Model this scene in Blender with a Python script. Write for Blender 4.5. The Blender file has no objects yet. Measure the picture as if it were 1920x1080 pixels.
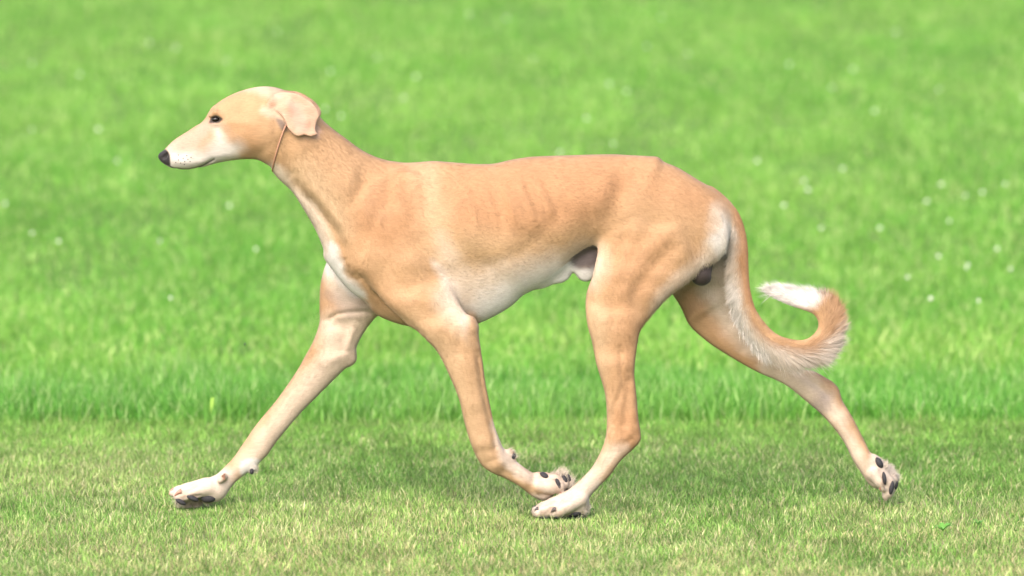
import bpy, math, time
import numpy as np
from mathutils import Vector
T0 = time.time()
rng = np.random.default_rng(7)

# ------------------------------------------------------------------ camera, sky, sun, exposure
CAM_D, CAM_H, FPX = 10.0, 1.2, 9640.0          # distance to the dog, eye height, focal length in 1/1920ths of the width
PITCH = math.radians(4.34)
sc = bpy.context.scene
col = sc.collection
cam_data = bpy.data.cameras.new('camera')
cam = bpy.data.objects.new('camera', cam_data)
col.objects.link(cam)
cam.location = (0, -CAM_D, CAM_H)
cam.rotation_euler = (math.radians(90) - PITCH, 0, 0)
cam_data.sensor_width = 36
cam_data.lens = 36 * FPX / 1920
cam_data.clip_start = 0.1
cam_data.clip_end = 2000
cam_data.dof.use_dof = True
cam_data.dof.focus_distance = CAM_D - 0.12
cam_data.dof.aperture_fstop = 4.0
sc.camera = cam

SUN_EL, SUN_AZ = math.radians(44), math.radians(203)      # azimuth clockwise from +Y
world = bpy.data.worlds.new('World')
sc.world = world
world.use_nodes = True
wn = world.node_tree.nodes
wl = world.node_tree.links
bg = wn['Background']
sky = wn.new('ShaderNodeTexSky')
sky.sky_type = 'NISHITA'
sky.sun_disc = False
sky.sun_elevation = SUN_EL
sky.sun_rotation = SUN_AZ
sky.dust_density = 4.0
sky.air_density = 0.7
sky.ozone_density = 1.0
wl.new(sky.outputs['Color'], bg.inputs['Color'])
bg.inputs['Strength'].default_value = 0.15

sun_d = bpy.data.lights.new('sun', 'SUN')
sun_d.energy = .72
sun_d.angle = math.radians(80)
sun_d.color = (1.0, 0.95, 0.87)
sun = bpy.data.objects.new('sun', sun_d)
col.objects.link(sun)
sdir = Vector((math.sin(SUN_AZ) * math.cos(SUN_EL), math.cos(SUN_AZ) * math.cos(SUN_EL), math.sin(SUN_EL)))
sun.rotation_euler = sdir.to_track_quat('Z', 'Y').to_euler()
sun.location = sdir * 30

sc.view_settings.view_transform = 'Standard'
sc.view_settings.look = 'None'
sc.view_settings.exposure = 1.88
sc.view_settings.gamma = 1.0
sc.render.engine = 'CYCLES'
sc.cycles.use_denoising = True
sc.cycles.max_bounces = 8
sc.cycles.transparent_max_bounces = 8

# ------------------------------------------------------------------ helpers
CP, SP = math.cos(PITCH), math.sin(PITCH)
def U(px, py, Y=0.0):
    """point of the place seen at pixel (px, py) of the 1920-wide photograph, at depth Y"""
    px = np.asarray(px, float); py = np.asarray(py, float)
    u = -(py - 540) / FPX
    t = (Y + CAM_D) / (CP + SP * u)
    return t * (px - 960) / FPX, CAM_H + t * (-SP + CP * u)
def V3(px, py, Y):
    x, z = U(px, py, Y)
    return np.array([float(x), float(Y), float(z)])
def toPX(x, y, z):
    dy = y + CAM_D; dz = z - CAM_H
    f = dy * CP - dz * SP
    u = dy * SP + dz * CP
    return 960 + FPX * x / f, 540 - FPX * u / f
PXM = CAM_D / FPX * 1.0                        # metres per photograph pixel at the dog

def tag(o, label=None, cat=None, group=None, kind=None):
    if label: o['label'] = label
    if cat: o['category'] = cat
    if group: o['group'] = group
    if kind: o['kind'] = kind
    return o
def mesh_obj(name, verts, faces, mat, parent=None, cols=None, smooth=True):
    """faces: list of arrays (n,k)"""
    me = bpy.data.meshes.new(name)
    verts = np.asarray(verts, np.float32)
    fl = [np.asarray(f, np.int32) for f in (faces if isinstance(faces, (list, tuple)) else [faces]) if len(f)]
    me.vertices.add(len(verts)); me.vertices.foreach_set('co', verts.ravel())
    loops = np.concatenate([f.ravel() for f in fl])
    tot = np.concatenate([np.full(len(f), f.shape[1], np.int32) for f in fl])
    start = np.concatenate([[0], np.cumsum(tot)[:-1]]).astype(np.int32)
    me.loops.add(len(loops)); me.loops.foreach_set('vertex_index', loops)
    me.polygons.add(len(tot)); me.polygons.foreach_set('loop_start', start)
    me.polygons.foreach_set('loop_total', tot)
    me.polygons.foreach_set('use_smooth', np.full(len(tot), smooth))
    me.update(calc_edges=True)
    if cols is not None:
        a = me.color_attributes.new('Col', 'FLOAT_COLOR', 'POINT')
        c4 = np.ones((len(verts), 4), np.float32); c4[:, :3] = cols
        a.data.foreach_set('color', c4.ravel())
    me.materials.append(mat)
    o = bpy.data.objects.new(name, me)
    col.objects.link(o)
    if parent: o.parent = parent
    return o
def new_mat(name):
    m = bpy.data.materials.new(name); m.use_nodes = True
    nt = m.node_tree
    return m, nt, nt.nodes['Principled BSDF'], nt.nodes['Material Output']
def N(nt, t, **kw):
    n = nt.nodes.new(t)
    for k, v in kw.items():
        if k in n.inputs.keys(): n.inputs[k].default_value = v
        else: setattr(n, k, v)
    return n
def noise_np(x, y, scale, seed=0, octaves=3):
    """value noise, ~0..1"""
    out = np.zeros_like(x, dtype=float); amp = 1; tot = 0
    for o in range(octaves):
        s = scale * 2 ** o
        xi = np.floor(x * s).astype(np.int64); yi = np.floor(y * s).astype(np.int64)
        fx = x * s - xi; fy = y * s - yi
        fx = fx * fx * (3 - 2 * fx); fy = fy * fy * (3 - 2 * fy)
        def h(a, b):
            v = (a * 374761393 + b * 668265263 + (seed + o) * 1442695041) & 0x7fffffff
            v = ((v ^ (v >> 13)) * 1274126177) & 0x7fffffff
            return ((v ^ (v >> 16)) & 0xffff) / 65535.0
        out += amp * ((h(xi, yi) * (1 - fx) + h(xi + 1, yi) * fx) * (1 - fy) + (h(xi, yi + 1) * (1 - fx) + h(xi + 1, yi + 1) * fx) * fy)
        tot += amp; amp *= .5
    return out / tot
def srgb(r, g, b):
    c = np.array([r, g, b]) / 255.0
    return np.where(c < .04045, c / 12.92, ((c + .055) / 1.055) ** 2.4)

# ------------------------------------------------------------------ ground
EDGE_Y = 1.66                                   # where the mown turf meets the longer grass
def ground_z(x, y):
    t = np.clip((y - 2.5) / 4.0, 0, None)
    s = np.where(t < 1, 0.5 * t * t * 4.0, (t - 0.5) * 4.0) * 0.075
    s = np.where(y > 50, 3.4 + (y - 50) * .01, s)
    return s + 0.012 * (noise_np(x, y, .9, 5, 2) - .5) * np.clip((y - 1.2), 0, 1)
def axis(lo, hi, fine_lo, fine_hi, step, far):
    a = np.arange(fine_lo, fine_hi + 1e-6, step)
    left = fine_lo - np.geomspace(step, fine_lo - lo, far)[::-1]
    right = fine_hi + np.geomspace(step, hi - fine_hi, far)
    return np.concatenate([left, a, right])
gx = axis(-300, 300, -6, 6, .15, 24); gy = axis(-60, 600, -3, 24, .12, 30)
GX, GY = np.meshgrid(gx, gy, indexing='ij')
gv = np.stack([GX, GY, ground_z(GX, GY)], -1).reshape(-1, 3)
ii = np.arange(len(gx) * len(gy)).reshape(len(gx), len(gy))
gf = np.stack([ii[:-1, :-1], ii[1:, :-1], ii[1:, 1:], ii[:-1, 1:]], -1).reshape(-1, 4)
m, nt, bs, out = new_mat('turf_soil')
tc = N(nt, 'ShaderNodeTexCoord')
n1 = N(nt, 'ShaderNodeTexNoise', Scale=1.3, Detail=6.0)
n2 = N(nt, 'ShaderNodeTexNoise', Scale=60.0, Detail=8.0)
nt.links.new(tc.outputs['Object'], n1.inputs['Vector']); nt.links.new(tc.outputs['Object'], n2.inputs['Vector'])
r1 = N(nt, 'ShaderNodeValToRGB'); r1.color_ramp.elements[0].color = (.035, .075, .015, 1); r1.color_ramp.elements[1].color = (.10, .15, .035, 1)
nt.links.new(n2.outputs['Fac'], r1.inputs['Fac'])
mx = N(nt, 'ShaderNodeMix', data_type='RGBA'); mx.inputs['B'].default_value = (.07, .14, .025, 1)
nt.links.new(n1.outputs['Fac'], mx.inputs['Factor']); nt.links.new(r1.outputs['Color'], mx.inputs['A'])
nt.links.new(mx.outputs['Result'], bs.inputs['Base Color']); bs.inputs['Roughness'].default_value = .95
bs.inputs['Specular IOR Level'].default_value = .1
ground = tag(mesh_obj('ground', gv, gf, m), 'flat lawn rising into a gentle grassy bank behind the hound', kind='structure')

def blade_mat(name, trans=.45):
    m, nt, bs, out = new_mat(name)
    at = N(nt, 'ShaderNodeVertexColor', layer_name='Col')
    nt.links.new(at.outputs['Color'], bs.inputs['Base Color'])
    bs.inputs['Roughness'].default_value = .55
    bs.inputs['Specular IOR Level'].default_value = .25
    tr = N(nt, 'ShaderNodeBsdfTranslucent')
    nt.links.new(at.outputs['Color'], tr.inputs['Color'])
    mx = N(nt, 'ShaderNodeMixShader'); mx.inputs[0].default_value = trans
    nt.links.new(bs.outputs[0], mx.inputs[1]); nt.links.new(tr.outputs[0], mx.inputs[2])
    nt.links.new(mx.outputs[0], out.inputs[0])
    return m
GRASS = blade_mat('grass_blade')

def blades(name, x, y, h, w, lean_dir, lean, colr, mat, label, twist=None):
    n = len(x)
    z = ground_z(x, y) - .004
    a = rng.uniform(0, 2 * np.pi, n) if twist is None else twist
    wx, wy = np.cos(a) * w / 2, np.sin(a) * w / 2
    dx, dy = np.cos(lean_dir) * lean * h, np.sin(lean_dir) * lean * h
    up = np.sqrt(np.clip(1 - lean ** 2, .05, 1)) * h
    v = np.zeros((n, 5, 3), np.float32)
    v[:, 0] = np.stack([x - wx, y - wy, z], -1); v[:, 1] = np.stack([x + wx, y + wy, z], -1)
    mxx, myy, mz = x + dx * .35, y + dy * .35, z + up * .6
    v[:, 2] = np.stack([mxx + wx * .85, myy + wy * .85, mz], -1); v[:, 3] = np.stack([mxx - wx * .85, myy - wy * .85, mz], -1)
    v[:, 4] = np.stack([x + dx, y + dy, z + up], -1)
    b = (np.arange(n) * 5)[:, None]
    cc = np.repeat(colr[:, None, :], 5, 1)
    o = mesh_obj(name, v.reshape(-1, 3), [b + np.array([[0, 1, 2, 3]]), b + np.array([[3, 2, 4]])], mat, cols=cc.reshape(-1, 3), smooth=False)
    return tag(o, label, 'grass', kind='stuff')

def mixc(a, b, t): return a[None] * (1 - t[:, None]) + b[None] * t[:, None]
# mown turf in front, where the hound trots
def lawn(n, y0, y1, halfw, sd):
    y = rng.uniform(y0, y1, n); x = rng.uniform(-halfw, halfw, n)
    return x, y
nM = 720000
x, y = lawn(nM, -1.25, EDGE_Y, 2.1, 1)
# denser in tufts
tuft = noise_np(x, y, 14, 3, 2)
keep = rng.random(nM) < np.clip(.35 + 1.1 * tuft, 0, 1)
x, y, tuft = x[keep], y[keep], tuft[keep]
n = len(x)
big = noise_np(x, y * .7, 2.2, 9, 3); near = np.clip((.55 - y) / 1.6, 0, 1)
right = np.clip(x / 1.2, -1, 1)
g_a = np.array([.125, .270, .045]); g_b = np.array([.310, .450, .115]); straw = np.array([.60, .50, .27]); olive = np.array([.34, .36, .13])
t = np.clip(rng.random(n) * .8 + (big - .5) * 1.2 + .1, 0, 1)
c = mixc(g_a, g_b, t)
pdry = np.clip(.08 + .46 * near * (.4 + .6 * (big > .45)) + .55 * np.clip(big - .52, 0, 1) * 1.2 + .10 * near * right, 0, .75)
dry = rng.random(n) < pdry
c[dry] = mixc(olive, straw, rng.random(dry.sum()) ** .7)
back = np.clip((y - .8) / .6, 0, 1) * .45
fresh = mixc(np.array([.155, .36, .05]), np.array([.30, .50, .10]), rng.random(n))
pale_ = rng.random(n) < np.clip(.22 * (1 - back) + .5 * (noise_np(x, y * .4, 5, 12, 2) - .45), 0, .6)
c[pale_] = mixc(np.array([.40, .47, .17]), np.array([.56, .50, .29]), rng.random(pale_.sum()) ** 1.4)
swap = rng.random(n) < back * (.6 + .8 * big)
c[swap] = fresh[swap]; dry &= ~swap
c *= (.94 * rng.uniform(.5, 1.45, n) * (.62 + .72 * noise_np(x, y * .5, 24, 77, 3)))[:, None]
h = rng.uniform(.012, .029, n) * (.75 + .6 * tuft) * (1 + .35 * np.clip((y - 1.15) / .5, 0, 1) * big * 2)
h[dry] *= .8
for px_t, py_t, Y_t, r_t in [(345,950,.06,.05),(385,950,.065,.05),(1020,968,-.087,.05),(1060,968,-.087,.05),(1090,965,-.09,.04)]:
    x_t = float(U(px_t, py_t, Y_t)[0]); d_t = np.hypot(x - x_t, (y - (Y_t - .03)) * .6)
    h = h * np.clip(.25 + .75 * (d_t / r_t) ** 2, .25, 1)
flat = rng.random(n) < .35
lean = np.where(flat, rng.uniform(.8, .97, n), rng.uniform(.2, .8, n))
blades('mown_grass', x, y, h, rng.uniform(.0011, .0027, n), rng.uniform(-3.2, 3.2, n), lean, c, GRASS, 'short mown lawn with straw coloured dry blades under the hound')

# longer grass behind, rising up the bank
nL = 400000
yy = EDGE_Y + (15.5) * rng.random(nL) ** 1.25
hw = (yy + CAM_D) * .0996 + 1.4
x = rng.uniform(-1, 1, nL) * hw
edge_w = .04 * np.sin(x * 2.1) + .14 * (noise_np(x, yy * 0, 4, 22, 3) - .5) - .08 * rng.random(nL) ** 4
yy = yy + edge_w
big = noise_np(x, yy, 1.1, 31, 3); fine = noise_np(x, yy * .25, 6, 32, 2)
keep = rng.random(nL) < np.clip(.45 + .9 * fine, 0, 1)
x, yy, big, fine = x[keep], yy[keep], big[keep], fine[keep]
n = len(x)
g_a = np.array([.112, .308, .038]); g_b = np.array([.232, .428, .074]); g_y = np.array([.40, .53, .17])
c = mixc(g_a, g_b, np.clip(rng.random(n) * .8 + (big - .5) * 1.0 + .10, 0, 1))
pale = rng.random(n) < .14 + .22 * np.clip(fine - .5, 0, 1)
c[pale] = g_y
c *= rng.uniform(.88, 1.12, n)[:, None]
lush = np.clip((3.0 - yy) / .35, 0, 1); palez = np.clip((yy - 2.9) / .3, 0, 1) * np.clip((4.6 - yy) / .8, 0, 1)
c = c * (1 - lush[:, None] * np.array([.17, .10, .06])) * (1 + palez[:, None] * np.array([.14, .06, .10]))
h = rng.uniform(.055, .10, n) * (.55 + .8 * fine) * np.interp(yy, [1.55, 1.7, 2.4, 6], [.55, .9, .75, .5]) * (.55 + .9 * noise_np(x, yy * .4, 5, 66, 2))
c *= (.88 + .24 * noise_np(x, yy * .2, 4.5, 41, 2))[:, None]
blades('long_grass', x, yy, h, rng.uniform(.003, .006, n), rng.uniform(0, 6.28, n), rng.uniform(.05, .6, n) + np.where(yy > 3, rng.uniform(0, .35, n), 0), c, GRASS, 'longer bright green grass covering the bank behind the mown lawn')
print('grass', time.time() - T0)


# ------------------------------------------------------------------ the hound: implicit surface grown from traced limbs
VOX = 0.0024
GX0, GX1, GY0, GY1, GZ0, GZ1 = -0.70, 0.77, -0.135, 0.135, -0.012, 0.862
nx, ny, nz = int((GX1 - GX0) / VOX), int((GY1 - GY0) / VOX), int((GZ1 - GZ0) / VOX)
AX = GX0 + np.arange(nx) * VOX; AY = GY0 + np.arange(ny) * VOX; AZ = GZ0 + np.arange(nz) * VOX
FIELD = np.full((nx, ny, nz), 0.2, np.float32)

def catmull(pts, sub=6, closed=True):
    P = np.asarray(pts, float); n = len(P); out = []
    rngi = range(n) if closed else range(n - 1)
    for i in rngi:
        if closed: a, b, c, d = P[(i - 1) % n], P[i], P[(i + 1) % n], P[(i + 2) % n]
        else: a, b, c, d = P[max(i - 1, 0)], P[i], P[i + 1], P[min(i + 2, n - 1)]
        # centripetal-ish tangents, limited so that tight corners do not overshoot
        L = np.linalg.norm(c[:2] - b[:2]) + 1e-9
        m1 = (c - a) / 2; m2 = (d - b) / 2
        for mm in (m1, m2):
            l = np.linalg.norm(mm[:2])
            if l > L: mm *= L / l
        for k in range(sub):
            t = k / sub; t2 = t * t; t3 = t2 * t
            out.append((2 * t3 - 3 * t2 + 1) * b + (t3 - 2 * t2 + t) * m1 + (-2 * t3 + 3 * t2) * c + (t3 - t2) * m2)
    if not closed: out.append(P[-1])
    return np.array(out)
def poly_sd(X, Z, P):
    """signed distance to polygon, positive inside"""
    d = np.full(X.shape, 1e9); inside = np.zeros(X.shape, bool)
    Q = np.roll(P, -1, 0)
    for (ax, az), (bx, bz) in zip(P, Q):
        ex, ez = bx - ax, bz - az
        wx, wz = X - ax, Z - az
        t = np.clip((wx * ex + wz * ez) / (ex * ex + ez * ez + 1e-15), 0, 1)
        d = np.minimum(d, (wx - t * ex) ** 2 + (wz - t * ez) ** 2)
        if az != bz:
            cnd = ((az <= Z) != (bz <= Z)) & (X < ax + (Z - az) / (bz - az) * ex)
            inside ^= cnd
    d = np.sqrt(d)
    return np.where(inside, d, -d)
def line_d(X, Z, P):
    d = np.full(X.shape, 1e9)
    for (ax, az), (bx, bz) in zip(P[:-1], P[1:]):
        ex, ez = bx - ax, bz - az
        wx, wz = X - ax, Z - az
        t = np.clip((wx * ex + wz * ez) / (ex * ex + ez * ez + 1e-15), 0, 1)
        d = np.minimum(d, (wx - t * ex) ** 2 + (wz - t * ez) ** 2)
    return np.sqrt(d)
def ctrl(X, Z, cp, Y=0., power=2.2):
    """smooth interpolation of (px,py,value) control points"""
    num = np.zeros(X.shape); den = np.zeros(X.shape)
    for px, py, v in cp:
        cx, cz = U(px, py, Y)
        w = 1.0 / ((X - cx) ** 2 + (Z - cz) ** 2 + 0.00018) ** power
        num += w * v; den += w
    return num / den
def poisson(S, h, iters=420):
    """solve lap u = -1 inside (S>0)"""
    ins = S > 0
    u = np.zeros(S.shape)
    # multi-resolution warm start
    if min(S.shape) > 60:
        c = poisson(S[::2, ::2], h * 2, iters)
        up = np.repeat(np.repeat(c, 2, 0), 2, 1)[:S.shape[0], :S.shape[1]]
        u[:] = np.where(ins, up, 0); iters = 90
    par = (np.add.outer(np.arange(S.shape[0]), np.arange(S.shape[1])) & 1).astype(bool)
    w = 1.9 if min(S.shape) <= 60 else 1.6
    for _ in range(iters):
        for p in (par, ~par):
            nb = np.zeros_like(u)
            nb[1:-1, 1:-1] = u[:-2, 1:-1] + u[2:, 1:-1] + u[1:-1, :-2] + u[1:-1, 2:]
            new = (nb + h * h) / 4
            u = np.where(p & ins, u + w * (new - u), u)
    return u
def smin(a, b, k):
    h = np.clip(k - np.abs(a - b), 0, None) / k
    return np.minimum(a, b) - h * h * k * .25
def box_idx(x0, x1, y0, y1, z0, z1):
    i0, i1 = max(0, int((x0 - GX0) / VOX)), min(nx, int((x1 - GX0) / VOX) + 2)
    j0, j1 = max(0, int((y0 - GY0) / VOX)), min(ny, int((y1 - GY0) / VOX) + 2)
    k0, k1 = max(0, int((z0 - GZ0) / VOX)), min(nz, int((z1 - GZ0) / VOX) + 2)
    return slice(i0, i1), slice(j0, j1), slice(k0, k1)
def add_outline(pts, ratio, yc, k=.012, mirror=False, sub=5, flat=2.0, cap=None):
    """pts: traced (px,py); ratio: depth/height ratio control points; yc: depth control points"""
    P = catmull(pts, sub)
    # depth for each outline point
    x0, z0 = U(P[:, 0], P[:, 1], 0)
    Yp = ctrl(x0, z0, yc) if len(yc) > 1 else np.full(len(P), yc[0][2])
    wx, wz = U(P[:, 0], P[:, 1], Yp)
    W = np.stack([wx, wz], -1)
    pad = .022 + 1.6 * k
    sx, _, sz = box_idx(W[:, 0].min() - pad, W[:, 0].max() + pad, 0, .1, W[:, 1].min() - pad, W[:, 1].max() + pad)
    X, Z = np.meshgrid(AX[sx], AZ[sz], indexing='ij')
    S = poly_sd(X, Z, W)
    u = poisson(S, VOX)
    # ratio of inflation to distance, extended past the edge so the outline stays exact
    good = S > 1.3 * VOX
    Q = np.where(good, 2 * u / np.maximum(S, VOX), 0); M = good.astype(float)
    for _ in range(34):
        def bl(a):
            b = a.copy(); b[1:-1, 1:-1] = (a[:-2, 1:-1] + a[2:, 1:-1] + a[1:-1, :-2] + a[1:-1, 2:]) * .25; return b
        q2, m2 = bl(Q * M), bl(M)
        Q = np.where(good, Q, q2 / np.maximum(m2, 1e-9)); M = np.where(good, 1., (m2 > 1e-4).astype(float))
    Q = np.where(M > 0, Q, .02); Q = np.maximum(Q, .004)
    Pf = np.where(S < 0, Q * S - S * S, Q * S)
    if cap: Pf = np.where(Pf > 0, cap * cap * (1 - np.exp(-Pf / cap ** 2)), Pf)     # a thin flap rather than a pillow
    r = ctrl(X, Z, ratio) if len(ratio) > 1 else np.full(X.shape, ratio[0][2])
    y0 = ctrl(X, Z, yc) if len(yc) > 1 else np.full(X.shape, yc[0][2])
    gxp, gzp = np.gradient(Pf, VOX)
    g2 = gxp ** 2 + gzp ** 2
    H = (np.sqrt(np.maximum(Pf, 0)) * r)
    HM = np.zeros((nx, nz)); HM[sx, sz] = H
    for sgn in ((1, -1) if mirror else (1,)):
        yy0 = y0 * sgn
        _, sy, _ = box_idx(0, .1, (yy0 - H).min() - pad, (yy0 + H).max() + pad, 0, .1)
        Y = AY[sy][None, :, None]
        dy = np.abs(Y - yy0[:, None, :])
        if flat != 2.0:      # squarer cross-section
            Hm = np.maximum(H, .002)[:, None, :]
            q = np.clip(dy / Hm, 0, 3); e = flat
            dy2 = (q ** e) * Hm ** 2
        else: dy2 = dy ** 2
        r2 = (r ** 2)[:, None, :]
        F = dy2 / r2 - Pf[:, None, :]
        g = np.sqrt(g2[:, None, :] + 4 * dy2 / r2 ** 2)
        D = F / (g / 2 + np.sqrt(np.maximum(g * g / 4 - F, 0)) + 1e-6)
        D = np.maximum(D, -S[:, None, :])
        FIELD[sx, sy, sz] = smin(FIELD[sx, sy, sz], D.astype(np.float32), k)
    return HM
def add_chain(pts, k=.006, sub=False, squash=1.0):
    """pts: (px, py, Y, radius in px): tapering rounded chain"""
    C = [(V3(a, b, c), r * PXM) for a, b, c, r in pts]
    for (A, ra), (B, rb) in zip(C[:-1], C[1:]):
        lo = np.minimum(A - ra, B - rb) - .012; hi = np.maximum(A + ra, B + rb) + .012
        sx, sy, sz = box_idx(lo[0], hi[0], lo[1], hi[1], lo[2], hi[2])
        X = AX[sx][:, None, None] - A[0]; Y = AY[sy][None, :, None] - A[1]; Z = AZ[sz][None, None, :] - A[2]
        e = B - A; t = np.clip((X * e[0] + Y * e[1] + Z * e[2]) / (e @ e + 1e-12), 0, 1)
        D = np.sqrt((X - t * e[0]) ** 2 + (Y - t * e[1]) ** 2 + (Z - t * e[2]) ** 2) - (ra + (rb - ra) * t)
        if sub: FIELD[sx, sy, sz] = -smin(-FIELD[sx, sy, sz], D.astype(np.float32), k)
        else: FIELD[sx, sy, sz] = smin(FIELD[sx, sy, sz], D.astype(np.float32), k)
def relief(strokes):
    """raised (+) or hollow (-) strokes: (points, width px, height m, side) side n/f/b"""
    for pts, w, hgt, side in strokes:
        Pw = catmull(np.array(pts, float), 5, closed=False) if len(pts) > 2 else np.array(pts, float)
        wx, wz = U(Pw[:, 0], Pw[:, 1], {'n': -.07, 'f': .06, 'b': 0}[side])
        W = np.stack([wx, wz], -1); s = w * PXM
        sx, _, sz = box_idx(wx.min() - 3 * s, wx.max() + 3 * s, 0, .1, wz.min() - 3 * s, wz.max() + 3 * s)
        X, Z = np.meshgrid(AX[sx], AZ[sz], indexing='ij')
        d = line_d(X, Z, W)
        # fade towards the stroke's ends
        G = hgt * np.exp(-(d / s) ** 2)
        e0 = np.hypot(X - W[0, 0], Z - W[0, 1]); e1 = np.hypot(X - W[-1, 0], Z - W[-1, 1])
        if len(pts) > 2:
            f = np.clip(np.minimum(e0, e1) / (1.6 * s), 0, 1); G = G * (.35 + .65 * f)
        if side == 'b': wy = np.ones_like(AY)
        elif side == 'n': wy = 1 / (1 + np.exp(np.clip((AY + .01) / .006, -30, 30)))
        else: wy = 1 / (1 + np.exp(np.clip(-(AY - .0) / .006, -30, 30)))
        FIELD[sx, :, sz] -= (G[:, None, :] * wy[None, :, None]).astype(np.float32)

# ---- trunk, neck and head
trunk = [(299,287),(308,280.5),(327,262),(355,244),(377,228),(391,212),(400,200),(415,188),(434,177.5),(458,168.5),(486,162.5),(511,163),(530,168),(552,178),(575,193),(593,211),
 (608,228),(627,244),(646,258),(675,279.5),(700,292.5),(725,300.5),(741,303),(757,305),(779,304.5),(810,302),(842,304),(889,307.5),(920,307.5),(936,305),(952,301),(965,298.5),(997,294),(1046,292),(1110,290),(1159,289.5),(1192,292),
 (1230,296),(1243,303),(1272,315),(1305,335),(1337,354),(1362,376),(1374,400),(1374,430),(1366,455),(1345,480),(1310,500),(1260,505),(1200,495),(1150,475),(1118,466),(1090,480),(1068,502),(1040,524),
 (1013,538),(981,553.5),(958,574),(932,590),(905,603),(880,611),(850,616),(800,616),(750,608),(706,590),(685,567),(656,545),(637,524),(618,499),(607,482),(606,466),(598,445),(590,428),(574,400),(560,378),(543,355),(524,337),(512,323),(507,313),(496,306),(482,299.5),(464,298.5),(439,300),(411,305),(392,310),(374,316),(355,320),(336,319.5),(321,315),(308,308),(299,300),(296,293)]
TRUNK_H = add_outline(trunk,
 ratio=[(302,292,.85),(320,290,.78),(345,285,.70),(375,270,.66),(405,245,.68),(440,235,.74),(480,225,.80),(520,225,.80),(560,250,.66),(590,310,.62),(640,330,.60),(650,400,.58),(640,480,.62),(700,330,.52),(740,400,.55),(800,350,.56),(800,450,.60),(800,560,.50),(900,400,.64),(900,540,.58),(1000,380,.74),(1000,480,.70),(1100,350,.80),(1100,430,.78),(1200,340,.74),(1200,440,.74),(1300,400,.80),(1350,430,.80)],
 yc=[(0,0,0)], k=.01)
print('trunk', time.time() - T0)
# brow and cheek fullness
# ---- near shoulder and foreleg
near_fore = [(728,338),(757,326),(792,345),(812,385),(815,430),(818,480),(832,510),(846,540),(858,565),(874,588),(889,597),(896,610),(898,632),(905,675),(911,720),(920,762),(930,804),(943,838),(958,852),(972,868),(1000,887),(1018,890),
 (1036,897),(1046,910),(1040,926),(1023,938),(1000,932),(977,914),(951,899),(920,885),(903,873),(893,856),(882,830),(871,793),(860,747),(841,701),(822,663),(803,641),(780,624),(763,612),(745,596),(722,575),(700,548),(680,520),(664,495),(660,460),(668,410),(695,360)]
add_outline(near_fore,
 ratio=[(740,380,.26),(700,430,.30),(780,430,.28),(700,500,.38),(780,520,.36),(770,580,.46),(840,580,.46),(820,620,.58),(870,620,.62),(875,700,.68),(895,780,.74),(915,855,.82),(960,880,.85),(1010,910,.9)],
 yc=[(740,335,-.034),(690,360,-.034),(668,410,-.040),(662,470,-.042),(790,345,-.040),(815,430,-.050),(740,420,-.058),(700,480,-.056),(780,500,-.064),(800,570,-.074),(850,620,-.082),(880,720,-.084),(905,800,-.080),(915,860,-.074),(960,885,-.066),(1020,915,-.056)], k=.02)
# ---- far foreleg
far_fore = [(640,450),(618,480),(606,510),(600,541),(599,579),(599,605),(588,638),(572,668),(556,696),(518,750),(483,793),(455,832),(436,859.5),(409,887),(392,897),(378,905),(376,922),(390,934),(407,940),(422,929),(440,906),(462,888),(476,880),(486,868),
 (502,852),(521,825),(564,774),(595,743),(626,712),(648,691),(661,684),(668,675),(669,664),(669,650),(681,626),(704,596),(740,570),(760,520),(740,470),(690,445)]
add_outline(far_fore,
 ratio=[(680,500,.35),(640,560,.45),(650,600,.50),(630,650,.62),(590,700,.66),(540,770,.70),(480,830,.74),(440,880,.80),(400,915,.85)],
 yc=[(700,480,.055),(640,560,.064),(630,640,.072),(560,740,.076),(480,830,.074),(430,885,.070),(390,920,.068)], k=.012)
# ---- near hind leg
near_hind = [(1150,402),(1134,436),(1124,460),(1117,490),(1110,520),(1100,549),(1098,578),(1102,612),(1110,641),(1118,682),(1133,732),(1137,762),(1137,808),(1130,838),(1110,876),(1082,905),(1061,922),(1046,932),(1036,945),(1040,962),
 (1060,968),(1080,964),(1097,957),(1106,932),(1122,914),(1144,891),(1163,865),(1186,843),(1199,829),(1202,820),(1201,808),(1197,785),(1194,747),(1190,701),(1192,667),(1201,622),(1213,602),(1240,570),(1256,554),(1289,528),(1331,496),(1360,470),(1364,440),(1345,395),(1300,355),(1245,335),(1195,345)]
add_outline(near_hind,
 ratio=[(1230,370,.28),(1180,420,.32),(1290,420,.36),(1160,500,.38),(1230,500,.36),(1320,460,.36),(1140,570,.42),(1190,570,.44),(1150,640,.52),(1155,700,.60),(1165,770,.62),(1165,820,.68),(1130,880,.78),(1080,940,.9)],
 yc=[(1245,335,-.018),(1300,352,-.020),(1195,345,-.030),(1152,400,-.044),(1345,400,-.026),(1230,380,-.038),(1180,440,-.052),(1250,460,-.052),(1330,440,-.036),(1140,540,-.068),(1220,540,-.058),(1150,620,-.078),(1155,700,-.084),(1165,800,-.086),(1130,880,-.087),(1080,940,-.087)], k=.018)
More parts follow.
